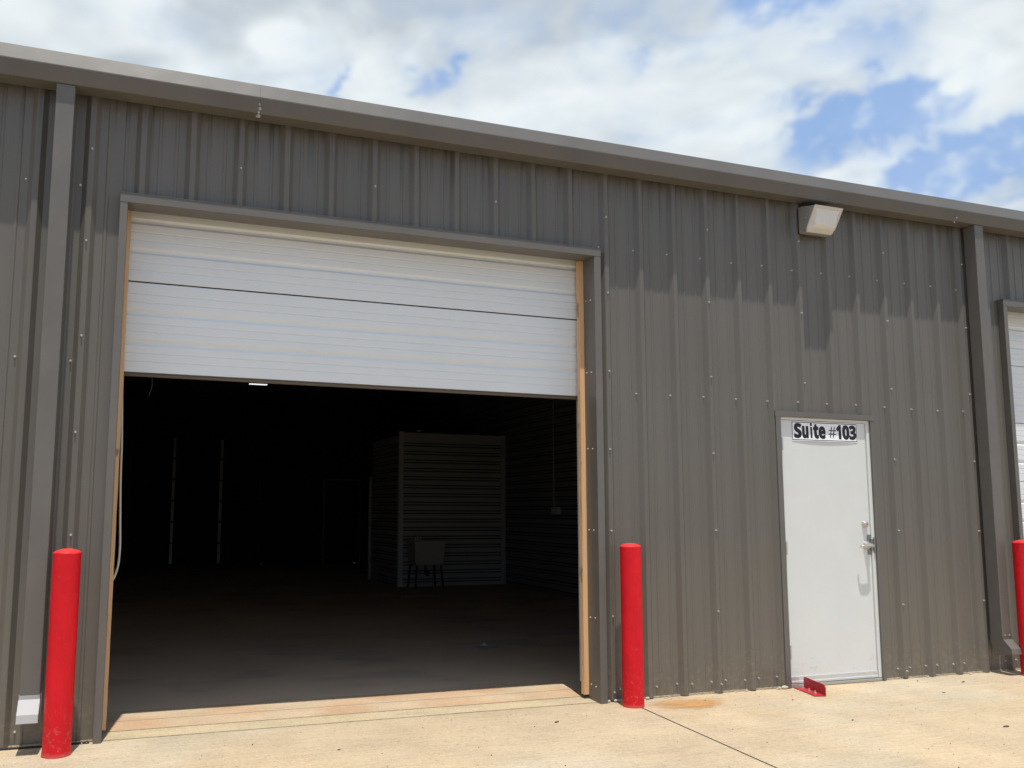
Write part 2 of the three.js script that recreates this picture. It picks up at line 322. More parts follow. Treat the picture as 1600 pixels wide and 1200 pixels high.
{ // insulated wall behind the sheets, back, side walls and roof close the room
  const g = [], z0 = -0.2, z1 = -0.037; let x = WX0;
  for (const [a, b, h] of OPEN) { g.push(bx(x, a, 0.012, 4.05, z0, z1), bx(a, b, h, 4.05, z0, z1)); x = b; }
  g.push(bx(x, WX1, 0.012, 4.05, z0, z1)); part('inner_wall', g, M.liner, B);
}
part('roof', [prism([[0.03, 4.058], [0.03, 4.118], [-8.5, 4.83], [-17.1, 4.12], [-17.1, 4.06], [-8.5, 4.77]], 'x', WX0, WX1)], M.interior, B);
// demising walls: ribbed liner sheets, ribs level
function levelRibs(y0, y1, t0, t1, f, pitch = 0.1524, h = 0.02, w = 0.032, gap = 0.018) {   // lapped strips with open seams either side of each rib
  const g = []; let y = y0;
  for (let c = y0 + 0.07; c < y1 - 0.07; c += pitch) {
    g.push(sweep([[y, -0.012], [y, 0], [c - w / 2 - gap, 0], [c - w / 2 - gap, -0.012]], t0, t1, f), sweep([[c - w / 2, -0.012], [c - w / 2, h], [c + w / 2, h], [c + w / 2, -0.012]], t0, t1, f));
    y = c + w / 2 + gap;
  }
  g.push(sweep([[y, -0.012], [y, 0], [y1, 0]], t0, t1, f)); return g;
}
{
  const RX = 6.70, roofY = (z) => 4.05 + 0.0835 * Math.min(-z, 17.1 + z);
  for (const [za, zb] of [[-0.2, -5.0], [-5.0, -8.45], [-8.45, -12.4], [-12.4, -16.8]]) part('side_wall', levelRibs(-0.02, 4.72, za, zb - 0.004, (y, d, t) => [RX - d, Math.min(y, roofY(t)), t]), M.interior, B);
  part('side_wall', prism([[-0.2, 0.018], [-0.2, 4.06], [-8.5, 4.75], [-16.8, 4.07], [-16.8, 0.018]], 'x', -0.56, -0.5), M.interior, B);
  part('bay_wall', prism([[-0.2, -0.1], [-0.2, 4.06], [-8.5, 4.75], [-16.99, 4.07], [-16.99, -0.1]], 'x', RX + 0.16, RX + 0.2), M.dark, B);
  // back wall with an overhead door and a small door
  const BZ = -16.8;
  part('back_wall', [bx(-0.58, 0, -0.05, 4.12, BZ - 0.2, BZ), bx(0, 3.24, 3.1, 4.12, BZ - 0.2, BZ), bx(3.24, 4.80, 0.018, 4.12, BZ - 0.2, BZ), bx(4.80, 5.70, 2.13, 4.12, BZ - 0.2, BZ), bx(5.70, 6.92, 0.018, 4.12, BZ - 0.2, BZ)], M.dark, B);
}

// eave gutter in twenty-foot lengths
for (const [a, b] of [[-5.42, 0.70], [0.70, 6.82], [6.82, 12.9]]) {
  const e = a === 0.70 ? 0.0016 : 0;
  const out = [[0.002, 3.935], [0.125 + e, 3.935 - e], [0.129 + e, 3.937], [0.1665 + e, 4.023], [0.1665 + e, 4.030], [0.140 + e, 4.126], [0.130 + e, 4.129], [0.126, 4.126], [0.152, 4.03], [0.118, 3.95], [0.012, 3.95], [0.012, 4.056], [0.002, 4.056]];
  part('gutter', prism(out, 'x', Math.max(a, WX0) + (a > 0 ? 0.0006 : 0), Math.min(b, WX1)), M.gutter, B);
}
{ // lumps of old sealant at the gutter seams
  const g = [];
  for (const [x, y, z, r] of [[0.70, 3.990, 0.150, 0.008], [0.704, 3.965, 0.140, 0.011], [0.698, 3.94, 0.132, 0.008], [0.70, 3.925, 0.115, 0.012], [0.69, 3.928, 0.10, 0.008], [6.82, 3.965, 0.142, 0.009], [6.815, 3.932, 0.12, 0.010]]) { const s = new THREE.IcosahedronGeometry(r, 1); s.scale(1, 1.4, 0.5); s.translate(x, y, z); g.push(s); }
  part('sealant', g, mat([0.42, 0.40, 0.36], 0.8), B).userData.kind = 'stuff';
}
// downspouts with kicked-out elbows
for (const [cx, nm] of [[-0.463, 0], [7.105, 1]]) {
  const w = nm ? 0.052 : 0.0535, zb = 0.004, zf = 0.122;
  const ds = part('downspout', [bx(cx - w, cx + w, 0.30, 3.934, zb, zf, 0.006)], M.trim, B);
  const sd = [[zb, 0.306], [zf + 0.002, 0.306], [zf + 0.004, 0.298], [zf + 0.115, 0.205], [zf + 0.045, 0.115], [zb + 0.03, 0.20], [zb, 0.27]];
  // elbow: hollow square tube, open at its end
  const el = [], W2 = w + 0.003, q = (a, b) => prism([a, b, [b[0] - 0.0007, b[1] - 0.0022], [a[0] - 0.0007, a[1] - 0.0022]], 'x', cx - W2, cx + W2);
  const F0 = [zf + 0.003, 0.315], F1 = [zf + 0.003, 0.292], F2 = [zf + 0.072, 0.222], F3 = [zf + 0.080, 0.178], K0 = [zb, 0.27], K1 = [zb + 0.055, 0.155];
  el.push(q(F0, F1), q(F1, F2), q(F2, F3), prism([K0, K1, [K1[0] + 0.002, K1[1] - 0.002], [K0[0], K0[1] - 0.003]], 'x', cx - W2, cx + W2));
  for (const s of [-1, 1]) el.push(prism([[zb, 0.315], F0, F1, F2, F3, K1, K0], 'x', s < 0 ? cx - W2 : cx + W2 - 0.002, s < 0 ? cx - W2 + 0.002 : cx + W2));
  part('elbow', el, nm ? M.trim : M.galv, ds);
  if (nm) for (const s of [-0.5, 0.5]) { const c = cyl(0.006, 0.007, 0.006, 8); c.rotateX(Math.PI / 2); part('screw', c, M.screw, ds).position.set(cx + s * w, 0.325, zf + 0.003); }
}
// ------------------------------------------------------------------ fasteners
{
  const g = [], head = mergeGeometries([cyl(0.0048, 0.0052, 0.007, 6).toNonIndexed(), cyl(0.0068, 0.0078, 0.003, 10).translate(0, -0.004, 0).toNonIndexed()]); head.rotateX(Math.PI / 2);
  const put = (x, y, z) => {
    for (const [a, b, h] of OPEN) if (x > a - 0.06 && x < b + 0.06 && y < h + 0.12) return;
    const c = head.clone(); c.rotateZ(rr(0, 6)); c.scale(1, 1, 1.5); c.translate(x + rr(-0.004, 0.004), y + rr(-0.007, 0.007), z + 0.0075); g.push(c);
  };
  for (let k = -13; k < 40; k++) {
    if ((((k + 1) % 3) + 3) % 3 === 0) for (const y of [0.606, 1.209, 1.809, 2.4035, 3.0003, 3.598]) put(k * S, y, 0);
    put(k * S - 0.056, 2.25, -0.032); put(k * S - 0.056, 3.36, -0.032);
    if (k === -1 || k === 23) continue;
    put(k * S - 0.062, 0.085, -0.032); put(k * S + 0.066, 0.085, -0.032); if ((((k + 1) % 3) + 3) % 3 === 0) put(k * S + 0.004, 0.07, 0);
  }
  part('screw', g, M.screw, B).userData.kind = 'stuff';
}
{ // crumbs of mortar and foam along the foot of the sheets
  const g = [];
  for (let i = 0; i < 90; i++) { const x = i < 60 ? rr(3.3, 7.4) : rr(-1.2, -0.12); if (x > 4.88 && x < 5.9) continue; const s = new THREE.IcosahedronGeometry(rr(0.003, rnd() < 0.2 ? 0.016 : 0.008), 0); s.scale(rr(0.8, 1.8), rr(0.4, 0.8), rr(0.6, 1)); s.rotateY(rr(0, 6)); s.translate(x, 0.006, rr(-0.02, 0.012)); g.push(s); }
  for (const [x, r] of [[4.845, 0.022], [4.865, 0.014], [4.80, 0.012], [3.36, 0.014], [3.30, 0.012], [3.62, 0.014]]) { const s = new THREE.IcosahedronGeometry(r, 1); s.scale(1.3, 0.7, 0.7); s.translate(x, 0.012, 0.012); g.push(s); }
  const o = mesh('rubble', g, mat([0.50, 0.45, 0.36], 0.95)); tag(o, 'pale crumbs of mortar along the foot of the ribbed wall', 'rubble', null, 'stuff');
}

// ------------------------------------------------------------------ big opening: metal trim, timber jambs, white sectional door
function bigOpening(x0, x1, head, first) {
  const T = 0.042, U = 0.053, zf = 0.03;
  const left = part('door_trim', [bx(x0 - T, x0, 0.002, head + 0.042, -0.03, zf, 0.0015), bx(x0, x0 + 0.003, 0.002, head - 0.02, -0.14, zf - 0.001)], M.trim, B);
  const right = part('door_trim', [bx(x1, x1 + U, 0.002, head + 0.042, -0.03, zf, 0.0015), bx(x1 - 0.003, x1, 0.002, head - 0.02, -0.14, zf - 0.001)], M.trim, B);
  part('head_trim', [bx(x0 - T - 0.001, x1 + U + 0.001, head - 0.018, head + 0.040, -0.03, zf + 0.002, 0.0015), bx(x0 - T - 0.002, x1 + U + 0.002, head + 0.040, head + 0.0425, -0.03, zf + 0.005), bx(x0 + 0.0032, x1 - 0.0032, head - 0.017, head - 0.013, -0.14, zf)], M.trim, B);
  if (first) for (const [t, x] of [[left, x0], [right, x1]]) {
    const c = cyl(0.005, 0.006, 0.006, 8); c.rotateZ(Math.PI / 2);
    for (const y of [0.10, 0.605, 1.205, 1.81, 2.40, 2.95]) for (const z of [-0.035, -0.105]) part('screw', c, M.screw, t).position.set(x === x0 ? x + 0.005 : x - 0.005, y + rr(-0.02, 0.02), z);
  }
  // timber
  const jamb = (a, b) => { const g = new THREE.BoxGeometry(b - a, head - 0.05, 0.045, 1, 60, 1); g.translate((a + b) / 2, 0.035 + (head - 0.05) / 2, -0.1635); const p = g.attributes.position; for (let i = 0; i < p.count; i++) { const w = (fbm3(p.getY(i) * 6, a, 2, 3) - 0.5) * 0.006; p.setX(i, p.getX(i) + w * (p.getX(i) > 1 ? (p.getX(i) < (a + b) / 2 ? 1 : 0) : (p.getX(i) > (a + b) / 2 ? 1 : 0))); } g.computeVertexNormals(); part('jamb_board', worldUV(g), M.wood, B); };
  jamb(x0 + 0.0035, x0 + 0.026); jamb(x1 - 0.042, x1 - 0.0035);
}
bigOpening(-0.08, 3.23, 3.285, true); bigOpening(7.505, 10.79, 3.265, false);

// one section of a sectional door: pressed face with two wide grooves and fine lines
function sectionGeo(x0, x1, y0, h, z) {
  const P = [[-0.035, 0.0], [-0.004, 0.0], [0, 0.004]], fine = (t) => P.push([0, t - 0.0045], [-0.004, t - 0.001], [-0.004, t + 0.001], [0, t + 0.0045]), wide = (t) => P.push([0, t - 0.024], [-0.012, t - 0.008], [-0.012, t + 0.006], [0, t + 0.020]);
  const k = h / 0.61;
  for (const [t, f] of [[0.075, fine], [0.13, fine], [0.205, wide], [0.275, fine], [0.33, fine], [0.405, wide], [0.475, fine], [0.53, fine]]) f(t * k);
  P.push([0, h - 0.004], [-0.004, h], [-0.035, h]);
  return prism(P.map(([d, t]) => [z + d, y0 + t]), 'x', x0, x1);
}
{
  const D = group('overhead_door', B);
  D.userData.label = 'white sectional door raised two thirds of the way up';
  part('door_section', sectionGeo(-0.09, 3.255, 2.228, 0.591, -0.213), M.doorWhite, D);
  part('door_section', sectionGeo(-0.09, 3.255, 2.828, 0.605, -0.213), M.doorWhite, D);
  for (let i = 0; i < 3; i++) part('door_section', bx(-0.09, 3.255, 3.64, 3.68, -1.12 - i * 0.615, -0.515 - i * 0.615), M.doorWhite, D);   // sections already on the level track
  { const g = sectionGeo(-0.09, 3.255, 0, 0.30, 0); g.rotateX(-0.9); g.translate(0, 3.445, -0.225); part('door_section', g, M.doorWhite, D); }
  part('bottom_seal', [bx(-0.085, 3.25, 2.2245, 2.2285, -0.253, -0.212), bx(-0.085, 3.25, 2.205, 2.2245, -0.248, -0.2165, 0.004)], mat([0.13, 0.105, 0.08], 0.8), D);
  part('joint_strip', bx(-0.085, 3.25, 2.8165, 2.8305, -0.247, -0.219), M.rubber, D);
  for (const s of [-1, 1]) { const x = s < 0 ? -0.105 : 3.27; part('track', [bx(x - 0.025, x + 0.025, 0.10, 3.3, -0.262, -0.258), bx(x - s * 0.025 - 0.0015, x - s * 0.025 + 0.0015, 0.10, 3.3, -0.31, -0.262), bx(x - 0.025, x + 0.025, 3.62, 3.69, -2.5, -0.6)], M.galv, D); }
  part('hanging_wire', tube([[0.12, 2.21, -0.27], [0.122, 2.15, -0.28], [0.105, 2.09, -0.29]], 0.0018, 10, 6), M.liner, D);
  const R = group('overhead_door', B); R.userData.label = 'closed white sectional door beside the red bollard';
  for (let i = 0; i < 6; i++) part('door_section', sectionGeo(7.49, 10.81, 0.02 + i * 0.545, 0.54, -0.19), M.doorWhite, R);
  part('backing', bx(7.49, 10.81, 0.02, 3.29, -0.24, -0.232), M.rubber, R);
  // the door in the back wall, seen from inside
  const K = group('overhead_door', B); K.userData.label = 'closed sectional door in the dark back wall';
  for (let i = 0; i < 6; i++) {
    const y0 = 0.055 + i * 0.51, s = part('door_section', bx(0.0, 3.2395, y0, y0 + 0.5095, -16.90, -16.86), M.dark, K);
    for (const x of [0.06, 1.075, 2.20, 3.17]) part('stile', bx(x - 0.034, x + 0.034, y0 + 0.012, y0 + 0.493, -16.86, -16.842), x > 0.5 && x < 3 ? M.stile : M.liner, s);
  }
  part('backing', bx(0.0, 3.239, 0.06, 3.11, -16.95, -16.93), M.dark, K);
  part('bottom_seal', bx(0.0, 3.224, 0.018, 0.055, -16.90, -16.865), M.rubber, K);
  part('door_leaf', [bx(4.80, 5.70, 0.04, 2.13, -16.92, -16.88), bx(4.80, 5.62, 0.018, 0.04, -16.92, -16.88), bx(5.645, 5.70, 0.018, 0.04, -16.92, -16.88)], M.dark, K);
  part('door_frame', [bx(4.76, 4.80, 0.018, 2.17, -16.82, -16.785), bx(5.70, 5.74, 0.018, 2.17, -16.82, -16.785), bx(4.80, 5.70, 2.13, 2.17, -16.82, -16.785)], M.interior, K);
}

// ------------------------------------------------------------------ entry door
{
  const D = group('entry_door', B); D.userData.label = 'white steel entry door with a suite sign';
  part('door_trim', [bx(4.866, 4.914, 0.004, 2.166, -0.034, 0.0125, 0.001), bx(5.842, 5.872, 0.004, 2.124, -0.034, 0.010, 0.001), bx(4.862, 5.888, 2.124, 2.166, -0.034, 0.0135, 0.001)], M.trim, D);
  part('door_frame', [bx(4.9145, 4.934, 0.03, 2.123, -0.19, -0.010, 0.002), bx(5.810, 5.8415, 0.03, 2.123, -0.19, -0.008, 0.002), bx(4.934, 5.810, 2.102, 2.123, -0.19, -0.009, 0.002), bx(4.934, 4.95, 0.03, 2.102, -0.12, -0.08), bx(5.795, 5.81, 0.03, 2.102, -0.12, -0.08), bx(4.95, 5.795, 2.085, 2.102, -0.12, -0.08)], M.frameWhite, D);
  const leafG = bx(4.937, 5.807, 0.045, 2.099, -0.065, -0.020, 0.002); const uv = leafG.attributes.uv; for (let i = 0; i < uv.count; i++) uv.setX(i, uv.getX(i) - 4.937);
  const leaf = part('door_leaf', leafG, M.leaf, D);
  // frame corner beads
  const sw = part('door_sweep', [bx(4.938, 5.806, 0.046, 0.082, -0.020, -0.014, 0.002), bx(4.938, 5.806, 0.030, 0.048, -0.022, -0.006, 0.004)], mat([0.62, 0.63, 0.64], 0.4, 0.4), D);
  for (const x of [5.0, 5.16, 5.33, 5.50, 5.66, 5.78]) { const c = cyl(0.004, 0.005, 0.004, 8); c.rotateX(Math.PI / 2); part('screw', c, M.screw, sw).position.set(x, 0.072, -0.013); }
  part('threshold', bx(4.9145, 5.8415, 0.003, 0.026, -0.16, -0.002, 0.003), mat([0.45, 0.44, 0.42], 0.5, 0.5), D);
  for (const y of [1.905, 1.075, 0.27]) { const g = [cyl(0.009, 0.009, 0.105, 10).translate(4.9355, y, -0.009), bx(4.932, 4.943, y - 0.05, y + 0.05, -0.02, -0.016)]; part('hinge', g, M.satin, D); }
  // deadbolt
  const at = (g, x, y, z) => g.rotateX(Math.PI / 2).translate(x, y, z);
  part('deadbolt', [at(cyl(0.027, 0.031, 0.016, 28), 5.752, 1.262, -0.012), at(cyl(0.019, 0.024, 0.014, 24), 5.752, 1.262, 0.002), at(cyl(0.011, 0.011, 0.004, 16), 5.752, 1.262, 0.010)], M.satin, D);
  part('keyhole', at(cyl(0.004, 0.004, 0.002, 10), 5.752, 1.262, 0.0125), M.rubber, D);
  // lever handle on a round rose, with the latch guard over the edge
  const lev = [[5.755, 1.090, 0.045], [5.745, 1.090, 0.052], [5.715, 1.089, 0.054], [5.680, 1.087, 0.054], [5.655, 1.086, 0.05], [5.648, 1.085, 0.03]];
  const rod = tube(lev, 0.0095, 30, 10); rod.translate(0, -1.088, 0); rod.scale(1, 1.0, 1); rod.translate(0, 1.088, 0);
  part('lever_handle', [at(cyl(0.034, 0.038, 0.012, 28), 5.758, 1.090, -0.014), at(cyl(0.024, 0.030, 0.022, 24), 5.758, 1.090, 0.002), at(cyl(0.013, 0.016, 0.045, 18), 5.758, 1.090, 0.032), rod], M.satin, D);
  part('latch_guard', [bx(5.770, 5.836, 1.012, 1.176, -0.020, -0.0165, 0.001), bx(5.822, 5.836, 1.03, 1.155, -0.0165, 0.006, 0.003), bx(5.800, 5.826, 1.045, 1.14, -0.0165, -0.004, 0.002)], M.steel, D);
}
{ // printed sign stuck to the door, its lower edge bowed off the leaf
  const W = 0.678, H = 0.160, cv = document.createElement('canvas'); cv.width = 1696; cv.height = 400; const c = cv.getContext('2d');
  c.fillStyle = '#f4f5f8'; c.fillRect(0, 0, 1696, 400); c.strokeStyle = '#0a0b10'; c.lineWidth = 15; c.strokeRect(16, 20, 1664, 360);
  c.fillStyle = '#0d0f15'; c.strokeStyle = '#0d0f15'; c.lineJoin = 'round'; c.textBaseline = 'alphabetic';
  const put = (t, x0, x1, base, cap, lw, font = 'bold 300px sans-serif') => { c.save(); c.font = font; const m = c.measureText(t), h = c.measureText('H').actualBoundingBoxAscent || 216, w = m.width; c.translate(x0, base); c.scale((x1 - x0) / w, cap / h); c.lineWidth = lw; c.fillText(t, 0, 0); if (lw) c.strokeText(t, 0, 0); c.restore(); };
  // tall condensed letters, each set to its own width
  const word = (t, x0, ws, lw, caps) => { let x = x0; [...t].forEach((ch, i) => { put(ch, x, x + ws[i], 330, caps ? caps[i] : 272, lw); x += ws[i] - 2; }); };
  word('Su', 52, [200, 186], 24, [278, 294]); put('i', 452, 536, 334, 290, 8); word('te', 548, [132, 186], 24, [292, 296]);
  put('#', 928, 1148, 322, 236, 0, '300px sans-serif');
  word('103', 1138, [166, 184, 186], 24);
  const tx = new THREE.CanvasTexture(cv); tx.colorSpace = THREE.SRGBColorSpace; tx.anisotropy = 8;
  const sg = group('door_sign', null, [5.382, 2.015, -0.0185]); sg.rotation.z = 0.004; tag(sg, 'white printed suite number sign stuck high on the entry door', 'sign');
  const bow = (g) => { const p = g.attributes.position; for (let i = 0; i < p.count; i++) { const a = p.getX(i) / W, b = 0.5 - p.getY(i) / H; p.setZ(i, p.getZ(i) + 0.0048 * Math.pow(clamp(b), 1.6) * Math.max(0, 1 - 4 * a * a)); } g.computeVertexNormals(); return g; };
  part('sheet', bow(new THREE.BoxGeometry(W, H, 0.0012, 24, 8, 1)), mat([0.78, 0.79, 0.82], 0.5), sg);
  const f = bow(new THREE.PlaneGeometry(W - 0.001, H - 0.001, 24, 8)); f.translate(0, 0, 0.0012); part('print', f, new THREE.MeshStandardMaterial({ map: tx, roughness: 0.45, side: THREE.DoubleSide }), sg);
}
{ // wall pack light under the eave: tilted lens, housing that tapers to its foot
  const L = group('wall_light', null, [5.328, 3.77, 0]); tag(L, 'square glass-fronted metal light mounted high on the wall above the entry door', 'light');
  const w = 0.138, hs = mat([0.34, 0.33, 0.31], 0.5, 0.2), zA = (y) => 0.072 + (y + 0.115) * 0.62;
  const side = [[0.004, -0.095], [0.004, 0.120], [0.035, 0.125], [0.199, 0.086], [0.199, 0.077], [0.082, -0.100], [0.04, -0.100]];
  for (const s of [-1, 1]) part('side_plate', prism(side, 'x', s < 0 ? -w : w - 0.006, s < 0 ? -w + 0.006 : w), hs, L);
  part('top_plate', prism([[0.004, 0.120], [0.035, 0.125], [0.199, 0.086], [0.199, 0.080], [0.035, 0.119], [0.004, 0.114]], 'x', -w + 0.0065, w - 0.0065), hs, L);
  part('back_plate', [bx(-w + 0.0065, w - 0.0065, -0.095, 0.112, 0.004, 0.010), bx(-w + 0.0065, w - 0.0065, -0.100, -0.094, 0.004, 0.080)], hs, L);
  { // frame, its lower corners cut off
    const sh = new THREE.Shape([[-w - 0.004, 0.086], [w + 0.008, 0.086], [w + 0.003, -0.062], [w - 0.018, -0.104], [-w + 0.008, -0.104], [-w - 0.006, -0.08]].map((p) => new THREE.Vector2(...p)));
    sh.holes.push(new THREE.Path([[-w + 0.014, 0.068], [-w + 0.012, -0.075], [-w + 0.024, -0.088], [w - 0.030, -0.088], [w - 0.014, -0.058], [w - 0.010, 0.068]].map((p) => new THREE.Vector2(...p))));
    const g = new THREE.ExtrudeGeometry(sh, { depth: 0.008, bevelEnabled: true, bevelSize: 0.002, bevelThickness: 0.002, bevelSegments: 2 }), p = g.attributes.position;
    for (let i = 0; i < p.count; i++) p.setZ(i, p.getZ(i) + zA(p.getY(i)));
    g.computeVertexNormals(); part('lens_frame', g, mat([0.60, 0.59, 0.56], 0.45, 0.1), L);
  }
  const lensG = new THREE.PlaneGeometry(2 * w - 0.022, 0.162, 60, 40), lp = lensG.attributes.position;
  for (let i = 0; i < lp.count; i++) {
    const y = lp.getY(i) - 0.0105, x = lp.getX(i), e = sm(clamp((w - 0.013 - Math.abs(x)) / 0.022));
    const want = y > -0.055 ? mix(0.160, 0.190, (y + 0.055) / 0.125) : mix(0.088, 0.160, Math.pow(clamp((y + 0.0915) / 0.0365), 0.55));
    lp.setXYZ(i, x, y, zA(y) + 0.006 + Math.max(0, want - zA(y) - 0.006) * e + (y > -0.055 ? 0.0012 : 0.0004) * Math.sin(x * 380) * e + (y < -0.055 ? 0.0010 * Math.sin(y * 700) : 0) * e);
  }
  lensG.computeVertexNormals();
  part('lens', lensG, new THREE.MeshPhysicalMaterial({ color: lin([0.97, 0.97, 0.95]), roughness: 0.18, transmission: 0.25, thickness: 0, side: THREE.DoubleSide }), L);
  part('reflector', [bx(-w + 0.02, w - 0.02, -0.10, 0.10, 0.0105, 0.014), prism([[0.02, 0.10], [0.16, 0.075], [0.16, 0.072], [0.02, 0.097]], 'x', -w + 0.02, w - 0.02)], mat([0.72, 0.71, 0.68], 0.3, 0.3), L);
  const bb = new THREE.CapsuleGeometry(0.022, 0.09, 6, 16); bb.rotateZ(Math.PI / 2); bb.translate(0, 0.02, 0.075); part('bulb', bb, mat([0.8, 0.8, 0.78], 0.3), L);
  const c = cyl(0.006, 0.007, 0.005, 8); c.rotateZ(Math.PI / 2);
  for (const [y, z] of [[0.04, 0.10], [0.015, 0.09], [-0.085, 0.02]]) part('screw', c, M.screw, L).position.set(-w - 0.003, y, z);
  part('mounting_pad', bx(-w - 0.010, -w + 0.03, -0.100, 0.118, -0.031, 0.0035), M.rubber, L);
}

// ------------------------------------------------------------------ bollards
function bollardGeo() {
  const P = [[0.0765, -0.02], [0.0775, 0.0], [0.0755, 0.012], [0.075, 0.05], [0.075, 1.098], [0.0765, 1.103], [0.0755, 1.110], [0.07, 1.115], [0.05, 1.124], [0.022, 1.130], [0.0005, 1.131]].map(([r, y]) => new THREE.Vector2(r, y));
  const g = new THREE.LatheGeometry(P, 48), p = g.attributes.position;
  for (let i = 0; i < p.count; i++) { const x = p.getX(i), y = p.getY(i), z = p.getZ(i), n = fbm3(x * 14, y * 9, z * 14, 3) - 0.5, k = y > 1.1 ? 0.10 : y < 0.03 ? 0.10 : 0.012; p.setXYZ(i, x * (1 + n * k), y + (y > 1.105 ? n * 0.018 : 0), z * (1 + n * k)); }
  const uv = g.attributes.uv; for (let i = 0; i < p.count; i++) uv.setY(i, clamp(p.getY(i) / 1.15, 0.002, 0.998));
  g.computeVertexNormals(); return g;
}
{
  const G = 'red pipe bollards along the wall';
  const b = mesh('bollard', bollardGeo(), M.red); b.position.set(-0.303, 0, 0.216); tag(b, 'red steel bollard beside the silver downspout outlet at the open doorway', 'bollard', G);
  const c = b.clone(); c.name = numbered('bollard'); c.position.set(3.411, 0, 0.161); c.rotation.y = 2.1; scene.add(c); tag(c, 'red steel bollard between the open doorway and the entry door', 'bollard', G);
  const d = b.clone(); d.name = numbered('bollard'); d.position.set(7.232, 0, 0.22); d.rotation.y = 4.0; scene.add(d); tag(d, 'red steel bollard by the dark downspout and the closed white door', 'bollard', G);
}
{ // red steel angle bolted down as a door stop
  const t = group('door_stop', null, [4.985, 0.0, 0.185], -0.25); tag(t, 'red steel angle bolted to the concrete in front of the entry door', 'door stop');
  part('base_plate', bx(-0.09, 0.0, 0.001, 0.008, -0.16, 0.16, 0.001), M.redSteel, t);
  part('upright', prism([[-0.16, 0.008], [0.16, 0.008], [0.16, 0.066], [0.145, 0.084], [-0.145, 0.088], [-0.16, 0.072]], 'x', -0.008, 0), M.redSteel, t);
  for (const z of [0.085, -0.005, -0.1]) { const g = [cyl(0.010, 0.010, 0.008, 6).translate(-0.045, 0.0125, z), cyl(0.005, 0.005, 0.016, 8).translate(-0.045, 0.022, z)]; part('bolt', g, mat([0.6, 0.58, 0.55], 0.4, 0.5), t); }
}

// ------------------------------------------------------------------ inside the dark bay
{
  const P = group('partition_room'); tag(P, 'free-standing room of level-ribbed metal sheet inside the dark bay', 'partition room');
  const x0 = 4.62, x1 = 6.655, z0 = -9.57, z1 = -11.45, top = 2.77;
  part('front_sheet', levelRibs(0.05, top - 0.04, x0 + 0.06, x1 - 0.05, (y, d, t) => [t, y, z0 + d]), M.partition, P);
  part('side_sheet', levelRibs(0.05, top - 0.04, z0 - 0.06, z1, (y, d, t) => [x0 - d, y, t]), M.partition, P);
  part('corner_trim', bx(x0 - 0.024, x0 + 0.06, 0.02, top + 0.02, z0 - 0.06, z0 + 0.026, 0.002), mat([0.55, 0.54, 0.51], 0.45), P);
  part('corner_trim', bx(x1 - 0.05, x1 + 0.03, 0.02, top + 0.01, z0 - 0.02, z0 + 0.024, 0.002), M.partition, P);
  part('top_trim', [bx(x0 + 0.06, x1 - 0.05, top - 0.045, top, z0 - 0.02, z0 + 0.022), bx(x0 + 0.06, x1 - 0.05, 0.02, 0.055, z0 - 0.02, z0 + 0.022)], M.partition, P);
  part('lid', bx(x0, x1, top + 0.001, top + 0.03, z1, z0 - 0.065), M.dark, P);
  part('door_jamb', bx(x0 - 0.06, x0 - 0.012, 0.02, 2.05, z1 - 0.06, z1 - 0.004), M.partition, P);
  part('inner_lining', [bx(x0 + 0.12, x1 - 0.02, 0.02, top - 0.001, z0 - 0.14, z0 - 0.12), bx(x0 + 0.12, x0 + 0.14, 0.02, top - 0.001, z1, z0 - 0.1405)], M.dark, P);
  part('roof_vent', bx(4.98, 5.06, top + 0.031, top + 0.07, z0 - 0.2, z0 - 0.12), M.partition, P);
}
